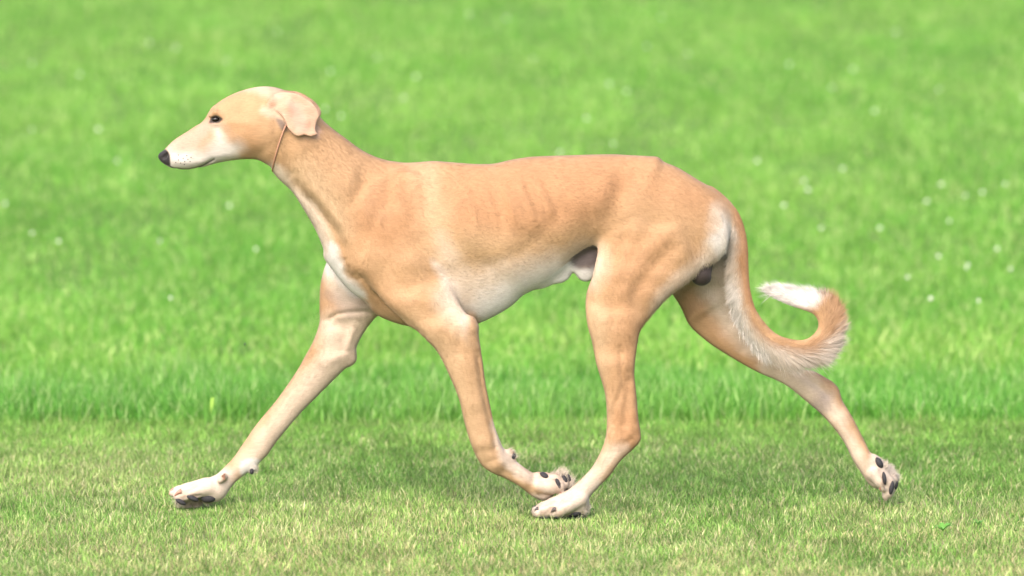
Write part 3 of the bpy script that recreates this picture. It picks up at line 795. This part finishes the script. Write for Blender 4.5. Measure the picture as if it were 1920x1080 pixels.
# claws: (px0,py0,Y)->(px1,py1), base radius px
def claw(a, b, Y, r, mat, bend=2.):
    A, B = V3(*a, Y), V3(*b, Y); pts = []
    for t in np.linspace(0, 1, 6): p = A * (1 - t) + B * t; p[2] += math.sin(t * math.pi) * bend * PXM; pts.append(p)
    tube('claw', pts, [max(r * PXM * (1 - .85 * t ** 1.5), .0004) for t in np.linspace(0, 1, 6)], mat)
for a, b, Y, r, mt in [((340,921),(327,930),.040,5,M_CLAW),((326,919),(317,928),.060,5,M_CLAW),((338,932),(330,946),.078,4.5,M_CLAWD),((352,940),(344,953),.092,4.5,M_CLAWD),((418,890),(421,900),.040,4.5,M_CLAW),
                    ((1044,918),(1054,926),-.080,4.5,M_CLAW),((1058,909),(1064,920),-.062,4.5,M_CLAWD),((1064,908),(1070,918),-.044,4,M_CLAWD),((1056,918),(1062,926),-.030,4,M_CLAWD),
                    ((1042,955),(1033,961),-.1165,5,M_CLAWD),((1010,954),(1001,962),-.098,5,M_CLAWD),((1006,951),(998,959),-.080,4.5,M_CLAWD),((1030,957),(1023,964),-.065,4.5,M_CLAWD),
                    ((1652,908),(1650,919),.037,5,M_CLAW),((1661,927),(1660,938),.052,4.5,M_CLAW),((1670,921),(1668,931),.068,4,M_CLAWD),((1677,896),(1684,902),.082,4,M_CLAWD)]:
    claw(a, b, Y, r, mt)
def pad(px, py, Y, lx, lz, ang, ly=.009):
    ellipsoid('paw_pad', V3(px, py, Y), (lx * PXM, ly, lz * PXM), M_PAD, rotY(ang))
pad(339, 941, .0405, 11, 4.5, 28, .008); pad(361, 934, .0415, 12.5, 5, 24, .009); pad(390, 934, .057, 15, 9, 2, .010)
pad(472, 884, .058, 4, 6, 0, .007)
pad(1021, 892, -.060, 11, 6, 25, .014); pad(1047, 908, -.079, 4.5, 12, -22); pad(1059, 900, -.060, 5, 10, -20); pad(1066, 897, -.044, 5, 9, -20); pad(962, 856, -.074, 5, 7, 20, .007)
pad(1020, 969, -.094, 13, 5, 3); pad(1046, 968, -.106, 11, 5, 3); pad(1017, 966, -.079, 12, 5, 3); pad(1040, 966, -.066, 11, 5, 3); pad(1078, 962, -.090, 16, 7, -12, .015)
pad(1648, 868, .050, 7, 12, -30, .013); pad(1658, 897, .038, 4, 13, -8); pad(1671, 914, .046, 5.5, 14, 8); pad(1679, 908, .066, 5, 11, 8); pad(1676, 892, .08, 5, 9, -10)

# thin show collar round the top of the neck: shrunk onto the skin
from mathutils.bvhtree import BVHTree
bvh = BVHTree.FromPolygons([tuple(v) for v in VW], [tuple(int(i) for i in q) for q in Q])
cp_ = catmull(np.array([(511,323),(513,311),(518,292),(524,272),(530,254),(536,238),(548,216),(562,199),(574,190)], float), 6, closed=False)
cx_, cz_ = U(cp_[:, 0], cp_[:, 1], 0)
def th_at(x, z):
    P = np.stack([(x - GX0) / VOX, (z - GZ0) / VOX], -1); i = np.clip(np.floor(P).astype(int), 0, [nx - 2, nz - 2]); f = P - i
    return sum(TRUNK_H[i[:, 0] + a, i[:, 1] + b] * (f[:, 0] if a else 1 - f[:, 0]) * (f[:, 1] if b else 1 - f[:, 1]) for a in (0, 1) for b in (0, 1))
hh = th_at(cx_, cz_); hh[0] = 0; hh[-1] = 0
hh = np.where(hh > .004, hh + .0012, hh)
ring = np.concatenate([np.stack([cx_, -hh, cz_], -1), np.stack([cx_, hh, cz_], -1)[::-1][1:-1]])
for _ in range(4): ring = (np.roll(ring, 1, 0) + ring * 2 + np.roll(ring, -1, 0)) / 4
ring = np.vstack([ring, ring[:1]])
cl = tube('collar', ring, [.0017] * len(ring), M_CORD)

# whisker pits are tiny dark dots on the muzzle
dots = []
for (wx_, wy_) in [(334,291),(334,300),(329,305),(343,297),(346,303),(350,292),(352,299),(338,306),(358,295),(345,309),(356,303)]:
    x_, z_ = U(wx_, wy_, -.03)
    h_ = bvh.ray_cast(Vector((x_, -.2, z_)), Vector((0, 1, 0)), .4)
    if h_[0] is not None: dots.append(np.array(h_[0]))

# ------------------------------------------------------------------ hair: short coat, feathering, tail plume
def tri_area(P, q):
    a = P[q[:, 1]] - P[q[:, 0]]; b = P[q[:, 3]] - P[q[:, 0]]
    return np.linalg.norm(np.cross(a, b), axis=1)
def scatter(n, weight=None):
    w = tri_area(VW, Q)
    if weight is not None: w = w * weight
    f = rng.choice(len(Q), n, p=w / w.sum()); u, v = rng.random(n)[:, None], rng.random(n)[:, None]
    q = Q[f]
    def L(A): return A[q[:, 0]] * (1 - u) * (1 - v) + A[q[:, 1]] * u * (1 - v) + A[q[:, 2]] * u * v + A[q[:, 3]] * (1 - u) * v
    Nn = L(NRM); return L(VW), Nn / np.linalg.norm(Nn, axis=1, keepdims=True)
def unit(v): return v / (np.linalg.norm(v, axis=1, keepdims=True) + 1e-9)
def flow(P):
    px, py = toPX(P[:, 0], P[:, 1], P[:, 2]); y = P[:, 1]
    def fld(cp):
        num = np.zeros((len(P), 2)); den = np.zeros(len(P))
        for cx, cy, dx, dy in cp:
            w = 1 / ((px - cx) ** 2 + (py - cy) ** 2 + 500) ** 2; num += w[:, None] * np.array([dx, dy]); den += w
        return num / den[:, None]
    base = [(310,290,1,-.2),(350,270,1,-.4),(400,240,1,-.4),(400,300,1,-.1),(450,180,1,-.3),(450,260,1,.1),(500,240,1,.3),(540,300,.5,1),(580,260,.7,.9),(600,350,.5,1),(650,300,.8,.6),(620,430,.4,1),(660,480,.3,1),(720,340,.8,.5),(700,450,.5,.9),(760,420,.7,.7),(800,350,1,.3),(900,320,1,.1),
            (900,420,1,.35),(900,520,1,.2),(950,580,1,0),(1000,380,1,.35),(1050,480,1,.1),(1100,320,1,.1),(1150,380,.9,.5),(1250,320,1,.5),(1340,370,.7,.9),(1250,420,.6,.9),(1330,450,.3,1),(1390,450,.1,1)]
    nearc = base + [(740,540,.5,1),(820,590,.4,1),(850,650,.3,1),(880,740,.2,1),(905,820,.2,1),(940,880,1,.6),(1010,910,1,.5),(1180,500,.1,1),(1260,500,0,1),(1150,580,.1,1),(1160,700,0,1),(1165,800,-.1,1),(1140,870,-.6,1),(1080,930,-.8,.8),(1020,955,-1,.4)]
    farc = base + [(640,560,0,1),(620,640,-.4,1),(550,740,-.6,1),(480,830,-.6,1),(420,890,-.8,.8),(340,930,-1,.3),(1320,520,0,1),(1320,590,.5,.8),(1400,660,.8,.6),(1500,720,.8,.7),(1570,770,.5,1),(1610,840,.4,1),(1650,900,.4,1),(1665,930,0,1)]
    wn_ = (1 / (1 + np.exp(np.clip((y + .015) / .01, -30, 30))))[:, None]
    d = fld(nearc) * wn_ + fld(farc) * (1 - wn_)
    return unit(np.stack([d[:, 0], np.zeros(len(P)), -d[:, 1]], -1))
def ribbons(name, P, Nn, D, length, width, lift, colr, mat, curl=.0, lit=False):
    n = len(P); D = unit(D - (D * Nn).sum(1, keepdims=True) * Nn * .999)
    D = unit(D + rng.normal(0, .16, (n, 3))); D = unit(D - (D * Nn).sum(1, keepdims=True) * Nn)
    Fn = Nn
    if lit:        # free-standing strands: turn each ribbon's flat side upwards and outwards
        Fn = Nn * .35 + np.array([-.15, -.55, .8]); Fn = unit(Fn - (Fn * D).sum(1, keepdims=True) * D)
    W = unit(np.cross(D, Fn)); l = length[:, None]; w = width[:, None] / 2; lf = lift[:, None]
    root = P - Nn * .0006
    mid = root + D * l * .5 + Nn * l * lf * .62; tip = root + D * l + Nn * l * lf * (1 - curl) + rng.normal(0, .05, (n, 3)) * l
    v = np.stack([root - W * w, root + W * w, mid + W * w * .8, mid - W * w * .8, tip], 1)
    b = (np.arange(n) * 5)[:, None]
    cc = np.repeat(np.clip(colr, 0, 1)[:, None, :], 5, 1)
    o = mesh_obj(name, v.reshape(-1, 3), [b + np.array([[0, 1, 2, 3]]), b + np.array([[3, 2, 4]])], mat, hound, cols=cc.reshape(-1, 3))
    nn = np.repeat(unit(Fn + D * .1)[:, None, :], 5, 1).reshape(-1, 3)
    o.data.normals_split_custom_set_from_vertices([tuple(a) for a in nn.tolist()])
    return o
m, nt, bs, out = new_mat('hair')
at = N(nt, 'ShaderNodeVertexColor', layer_name='Col'); nt.links.new(at.outputs['Color'], bs.inputs['Base Color'])
bs.inputs['Roughness'].default_value = .6; bs.inputs['Specular IOR Level'].default_value = .3
HAIR = m
PLUME = m.copy(); PLUME.name = 'plume_hair'; nt = PLUME.node_tree
tr = N(nt, 'ShaderNodeBsdfTranslucent'); nt.links.new(nt.nodes['Color Attribute'].outputs['Color'], tr.inputs['Color'])
mh = N(nt, 'ShaderNodeMixShader'); mh.inputs[0].default_value = .3
nt.links.new(nt.nodes['Principled BSDF'].outputs[0], mh.inputs[1]); nt.links.new(tr.outputs[0], mh.inputs[2]); nt.links.new(mh.outputs[0], nt.nodes['Material Output'].inputs[0])
PXV, PYV = toPX(VW[:, 0], VW[:, 1], VW[:, 2])
def vmask(qmask): return qmask[Q[:, 0]].astype(float)
istail = (PXV > 1374) & (np.abs(VW[:, 1]) < .034) & (VW[:, 1] < .032) & (PYV < 700)
cl_t = catmull(np.array([(1366,400),(1380,430),(1386,500),(1390,560),(1410,607),(1445,645),(1490,656),(1532,642),(1549,610),(1542,578),(1515,562),(1480,554),(1452,551)], float), 8, closed=False)
dt = line_d(PXV, PYV, cl_t); istail &= dt < 30
bare = ((PXV < 320) & (PYV > 278) & (PYV < 313)) | (((PXV - 404.5) / 13) ** 2 + ((PYV - 223) / 9) ** 2 < 1) | ((PXV > 1285) & (PXV < 1336) & (PYV > 486) & (PYV < 540) & (VW[:, 1] < .012) & (VW[:, 1] > -.06) & (COL[:, 0] < .15))
bare |= (PXV > 512) & (PXV < 604) & (PYV > 168) & (PYV < 256) & (np.abs(VW[:, 1]) > .0425)
nH = 260000
P_, N_ = scatter(nH, vmask(~bare & ~istail) * (.35 + .65 * (NRM[Q[:, 0], 1] < .3)))
px_, py_ = toPX(P_[:, 0], P_[:, 1], P_[:, 2])
C_ = coat_colour(P_, N_) * (1 + .10 * rng.normal(0, 1, nH))[:, None] * (1 + .05 * (noise_np(px_, py_ + P_[:, 1] * 700, .12, 17, 2) - .5))[:, None]
ln = rng.uniform(.005, .009, nH)
head_ = (px_ < 500); ln = np.where(head_, ln * .55, ln)
culotte = np.exp(-((poly_sd(px_, py_, np.array([(1211,604),(1240,570),(1289,528),(1331,496),(1362,462),(1380,480),(1330,540),(1250,600)], float))) / 14) ** 2)
ln = ln * (1 + .9 * culotte)
neckf = (px_ > 560) & (px_ < 720) & (py_ < 420); ln = np.where(neckf, ln * 1.3, ln)
ribbons('coat_hair', P_, N_, flow(P_), ln, rng.uniform(.0004, .0008, nH), rng.uniform(.05, .22, nH) * np.where(head_, .7, 1), C_, HAIR)
# plume
nT = 52000
P_, N_ = scatter(nT, vmask(istail))
px_, py_ = toPX(P_[:, 0], P_[:, 1], P_[:, 2])
best = np.argmin((px_[:, None] - cl_t[None, :, 0]) ** 2 + (py_[:, None] - cl_t[None, :, 1]) ** 2, 1)
tg = np.gradient(cl_t, axis=0); tg /= np.linalg.norm(tg, axis=1, keepdims=True)
tx, ty = tg[best, 0], tg[best, 1]
T3 = np.stack([tx, np.zeros(nT), -ty], -1)
o_ = np.stack([-ty, tx], -1)                     # to the under (feathered) side in picture coordinates
side = ((px_ - cl_t[best, 0]) * o_[:, 0] + (py_ - cl_t[best, 1]) * o_[:, 1]) / 14
O3 = np.stack([o_[:, 0], np.zeros(nT), -o_[:, 1]], -1)
s_ = best / len(cl_t)
clump = (noise_np(px_ + 40, py_ + P_[:, 1] * 600, .16, 91, 1) - .5)
under = np.clip(side * .8 + .45, 0, 1)
prof = np.interp(s_, [0, .25, .4, .6, .8, .9, 1], [.25, .55, .95, .95, .8, 1.15, .9])
ln = .008 + .040 * under ** 1.2 * prof * rng.uniform(.5, 1.0, nT) * (1 + .7 * clump)
ln = ln + .016 * np.clip((s_ - .8) / .15, 0, 1) * rng.uniform(.2, 1.2, nT)
Dd = T3 + O3 * (under * (rng.uniform(.7, 1.0, nT) + clump * .9))[:, None]
tip_ = P_ + unit(Dd) * (ln * .7)[:, None]; 
C_ = coat_colour(P_ * .35 + tip_ * .65, N_) * (1 + .13 * rng.normal(0, 1, nT))[:, None]
ribbons('tail_hair', P_, N_, Dd, ln, rng.uniform(.0007, .0014, nT), .10 + .45 * under * rng.uniform(.3, 1, nT), C_ * 1.15, PLUME, lit=True)
# tufts between the toes and on the sheath
tuftspec = [((345,948,.085),18,(-.3,1),.020,500),((368,955,.085),14,(.1,1),.016,500),((385,950,.09),12,(.3,1),.012,200),((1052,895,-.040),16,(.5,-1),.020,600),((1068,905,-.035),10,(1,-.4),.014,300),
            ((1098,955,-.087),10,(1,.3),.010,200),((1652,872,.06),9,(1,-.7),.009,200),((1662,882,.07),12,(.8,-.7),.012,400),((1676,893,.08),9,(1,.1),.011,250),((476,876,.066),8,(.6,.6),.009,150),((962,850,-.07),8,(1,-.3),.009,150)]
Pt, Dt, Lt, Ct, Nt_ = [], [], [], [], []
for (cx, cy, cy3), rr, dr, l, k in tuftspec:
    ctr = V3(cx, cy, cy3); near_v = np.where(np.linalg.norm(VW - ctr, axis=1) < rr * PXM * 1.6)[0]
    if not len(near_v): continue
    ids = rng.choice(near_v, k); Pt.append(VW[ids] + rng.normal(0, .0008, (k, 3))); Nt_.append(NRM[ids])
    d = unit(np.tile([dr[0], 0, -dr[1]], (k, 1)) + rng.normal(0, .2, (k, 3))); Dt.append(d); Lt.append(rng.uniform(.4, 1.1, k) * l)
    Ct.append(np.tile(WHITE * np.array([1.2, 1.08, .92]), (k, 1)) * rng.uniform(.8, 1.1, (k, 1)))
Pt, Dt, Lt, Ct, Nt_ = map(np.concatenate, (Pt, Dt, Lt, Ct, Nt_))
ribbons('toe_tuft', Pt, Nt_, Dt, Lt, rng.uniform(.0004, .0008, len(Pt)), rng.uniform(.2, .8, len(Pt)), Ct, PLUME, lit=True)
# whisker roots
for d_ in dots: ellipsoid('whisker_pit', d_ - np.array([0, .0006, 0]), (.0011, .0008, .0009), M_PAD, None, 6, 4)
print('hair', time.time() - T0)

# ------------------------------------------------------------------ small things in the grass
def on_ground(px, py, up=0.):
    lo, hi = -1.5, 30.
    for _ in range(50):
        mid = (lo + hi) / 2; x, z = U(px, py, mid); g = float(ground_z(np.array([float(x)]), np.array([mid]))[0]) + up
        if z > g: lo = mid
        else: hi = mid
    return float(x), mid, g - up
def bumpy_head():
    th = np.linspace(0, np.pi, 11); P = []; 
    for i in range(1, 10):
        for j in range(16):
            r = .0052 * (1 + .16 * ((i + j) % 2) + rng.uniform(-.08, .08)); p = 2 * np.pi * j / 16
            P.append([r * math.sin(th[i]) * math.cos(p), r * math.sin(th[i]) * math.sin(p), r * .9 * math.cos(th[i])])
    P += [[0, 0, .006], [0, 0, -.006]]; f4 = []; f3 = []
    for i in range(8):
        for j in range(16): f4.append([i * 16 + j, (i + 1) * 16 + j, (i + 1) * 16 + (j + 1) % 16, i * 16 + (j + 1) % 16])
    for j in range(16): f3 += [[144, j, (j + 1) % 16], [145, 128 + (j + 1) % 16, 128 + j]]
    return np.array(P), [np.array(f4), np.array(f3)]
M_CLO = simple('clover_petals', (.60, .64, .48), .8, .2); M_STEM = simple('clover_stem', (.16, .34, .06), .6, .2)
FL = 'small round white clover blossom on a thin stem in the blurred grass bank'
def make_clover():
    e = bpy.data.objects.new('clover_flower', None); col.objects.link(e)
    v, f = bumpy_head(); v[:, 2] += .115
    h = mesh_obj('flower_head', v, f, M_CLO, e)
    a = np.linspace(0, 2 * np.pi, 6)[:-1]
    sv = [[math.cos(t) * .0011 + k * .003, math.sin(t) * .0011, z] for k, z in enumerate((0, .05, .108)) for t in a]
    sq = [[i * 5 + j, i * 5 + (j + 1) % 5, (i + 1) * 5 + (j + 1) % 5, (i + 1) * 5 + j] for i in range(2) for j in range(5)]
    mesh_obj('stem', sv, [np.array(sq)], M_STEM, e)
    return e
spots = sorted([(330,88),(755,72),(757,178),(708,108),(868,103),(825,248),(1175,172),(1213,85),(1240,30),(1142,160),(1100,222),(1050,280),(1150,265),(1290,100),(1870,95),(1920,180),(640,213),(780,140),(610,200),(620,135),(185,245),(60,240),(280,80),(110,455),(60,430),(10,380),(240,390),(1508,335),(1515,355),(1540,425),(1702,512),(1760,473),(1782,508),(1812,505),(1815,490),(1842,358),(1810,363),(1870,463),(1895,500),(1735,410),(1780,415),(1738,372),(1650,425),(1765,340),(1580,310),(1885,345),(1835,560),(1860,550),(1840,610),(1915,607),(1898,625),(1745,563),(1150,700),(1070,660),(160,655),(360,680),(1248,655),(1110,690),(1765,300),(450,100),(425,110),(570,320),(1452,300),(1470,380),(1420,300),(1000,110),(950,30),(880,22),(150,140),(60,120),(520,60),(1600,130),(1680,60),(1760,170),(1640,210),(1560,160),(1480,120),(1390,160),(1330,60),(130,330),(220,300),(90,560),(200,500),(300,450),(430,380),(320,560),(480,470)], key=lambda p: (p[1] // 90, p[0]))[::]
WHERE = {0: 'along the top picture edge', 1: "level with the hound's skull", 2: "level with the hound's muzzle", 3: "level with the hound's back", 4: "level with the hound's rump", 5: "level with the hound's belly", 6: "level with the tail tip", 7: "level with the elbows"}
ORD = ['first', 'second', 'third', 'fourth', 'fifth', 'sixth', 'seventh', 'eighth', 'ninth', 'tenth', 'eleventh', 'twelfth', 'thirteenth', 'fourteenth', 'fifteenth', 'sixteenth', 'seventeenth', 'eighteenth', 'nineteenth', 'twentieth']
proto = None; seen_ = {}
for q_, (fx_, fy_) in enumerate(spots):
    gx_, gy_, gz_ = on_ground(fx_, fy_, .11)
    if gy_ < 3.2 or q_ % 5 == 3: continue
    if proto is None: o_c = proto = make_clover()
    else:
        o_c = proto.copy(); col.objects.link(o_c)
        for ch in list(proto.children): k_ = ch.copy(); col.objects.link(k_); k_.parent = o_c
    o_c.location = (gx_, gy_, gz_); o_c.rotation_euler = (0, 0, rng.uniform(0, 6.28)); s0 = rng.uniform(.5, 1.05) * (1.0 if gy_ < 6 else 1.25); o_c.scale = (s0, s0, rng.uniform(.85, 1.0))
    bnd = fy_ // 90; nth = seen_.get(bnd, 0); seen_[bnd] = nth + 1
    FL = 'white clover blossom, ' + ORD[nth] + ' from the left ' + WHERE[bnd]
    tag(o_c, FL, 'flower', 'white clover blossoms in the bank')

M_LEAF = blade_mat('leaf_green', .3)
def leaf_mesh(name, base, yaw, length, width, rise, colr, parent=None, mat=None):
    k = 7; vs = []; c_ = []
    for i in range(k):
        t = i / (k - 1); w = width * math.sin(math.pi * (t * .9 + .06)) / 2; x = t * length; z = rise * math.sin(t * 2.2) * length
        for s in (-1, 0, 1): vs.append([x, s * w, z + (0 if s == 0 else w * .35)])
    vs = np.array(vs); a = yaw; R = np.array([[math.cos(a), -math.sin(a), 0], [math.sin(a), math.cos(a), 0], [0, 0, 1]])
    vs = vs @ R.T + np.array(base)
    q = [[i * 3 + j, (i + 1) * 3 + j, (i + 1) * 3 + j + 1, i * 3 + j + 1] for i in range(k - 1) for j in range(2)]
    cc = np.tile(np.array(colr), (len(vs), 1)) * rng.uniform(.9, 1.1, (len(vs), 1))
    return mesh_obj(name, vs, [np.array(q)], mat or M_LEAF, parent, cols=cc)
def rosette(px, py, n, length, width, colr, label, rise=.5):
    x, y_, z = on_ground(px, py)
    e = bpy.data.objects.new('lawn_weed', None); col.objects.link(e); e.location = (x, y_, z)
    for i in range(n): leaf_mesh('leaf', (0, 0, .012), 2 * math.pi * i / n + rng.uniform(-.3, .3), length * rng.uniform(.8, 1.1), width, rise * rng.uniform(.7, 1.3), colr, e)
    tag(e, label, 'weed')
rosette(1768, 1008, 7, .026, .009, (.12, .29, .05), 'dark green broad leaved weed low in the lawn at lower right')
rosette(1835, 996, 5, .016, .006, (.11, .25, .05), 'smaller dark weed in the lawn, nearer the right picture edge')
x_, y_, z_ = on_ground(395, 800)
lf_ = leaf_mesh('grass_leaf', (0, 0, 0), 1.2, .018, .008, 3.6, (.26, .42, .06)); lf_.location = (x_, y_, z_)
for v in lf_.data.vertices: v.co.z = v.co.z * 1.0
tag(lf_, 'broad yellowish green leaf blade standing at the edge of the long grass', 'leaf')
x_, y_, z_ = on_ground(1680, 972)
dl = leaf_mesh('dead_leaf', (0, 0, 0), .2, .020, .006, .2, (.05, .04, .03)); dl.location = (x_, y_, z_ + .027)
tag(dl, 'tiny dark dead leaf lying on the lawn under the trailing hind paw', 'leaf')
ins = bpy.data.objects.new('flying_insect', None); col.objects.link(ins); ins.location = tuple(V3(459, 646, -.05))
a_ = ellipsoid('body', (0, 0, 0), (.0024, .0011, .0012), M_PAD, rotY(-50), 8, 6); a_.parent = ins
for s in (-1, 1):
    w_ = leaf_mesh('wing', (0, 0, .001), s * 1.2, .0035, .0016, .6, (.25, .25, .24), ins)
tag(ins, 'tiny dark insect hovering in the air left of the reaching foreleg', 'insect')
print('all', time.time() - T0, len(spots))
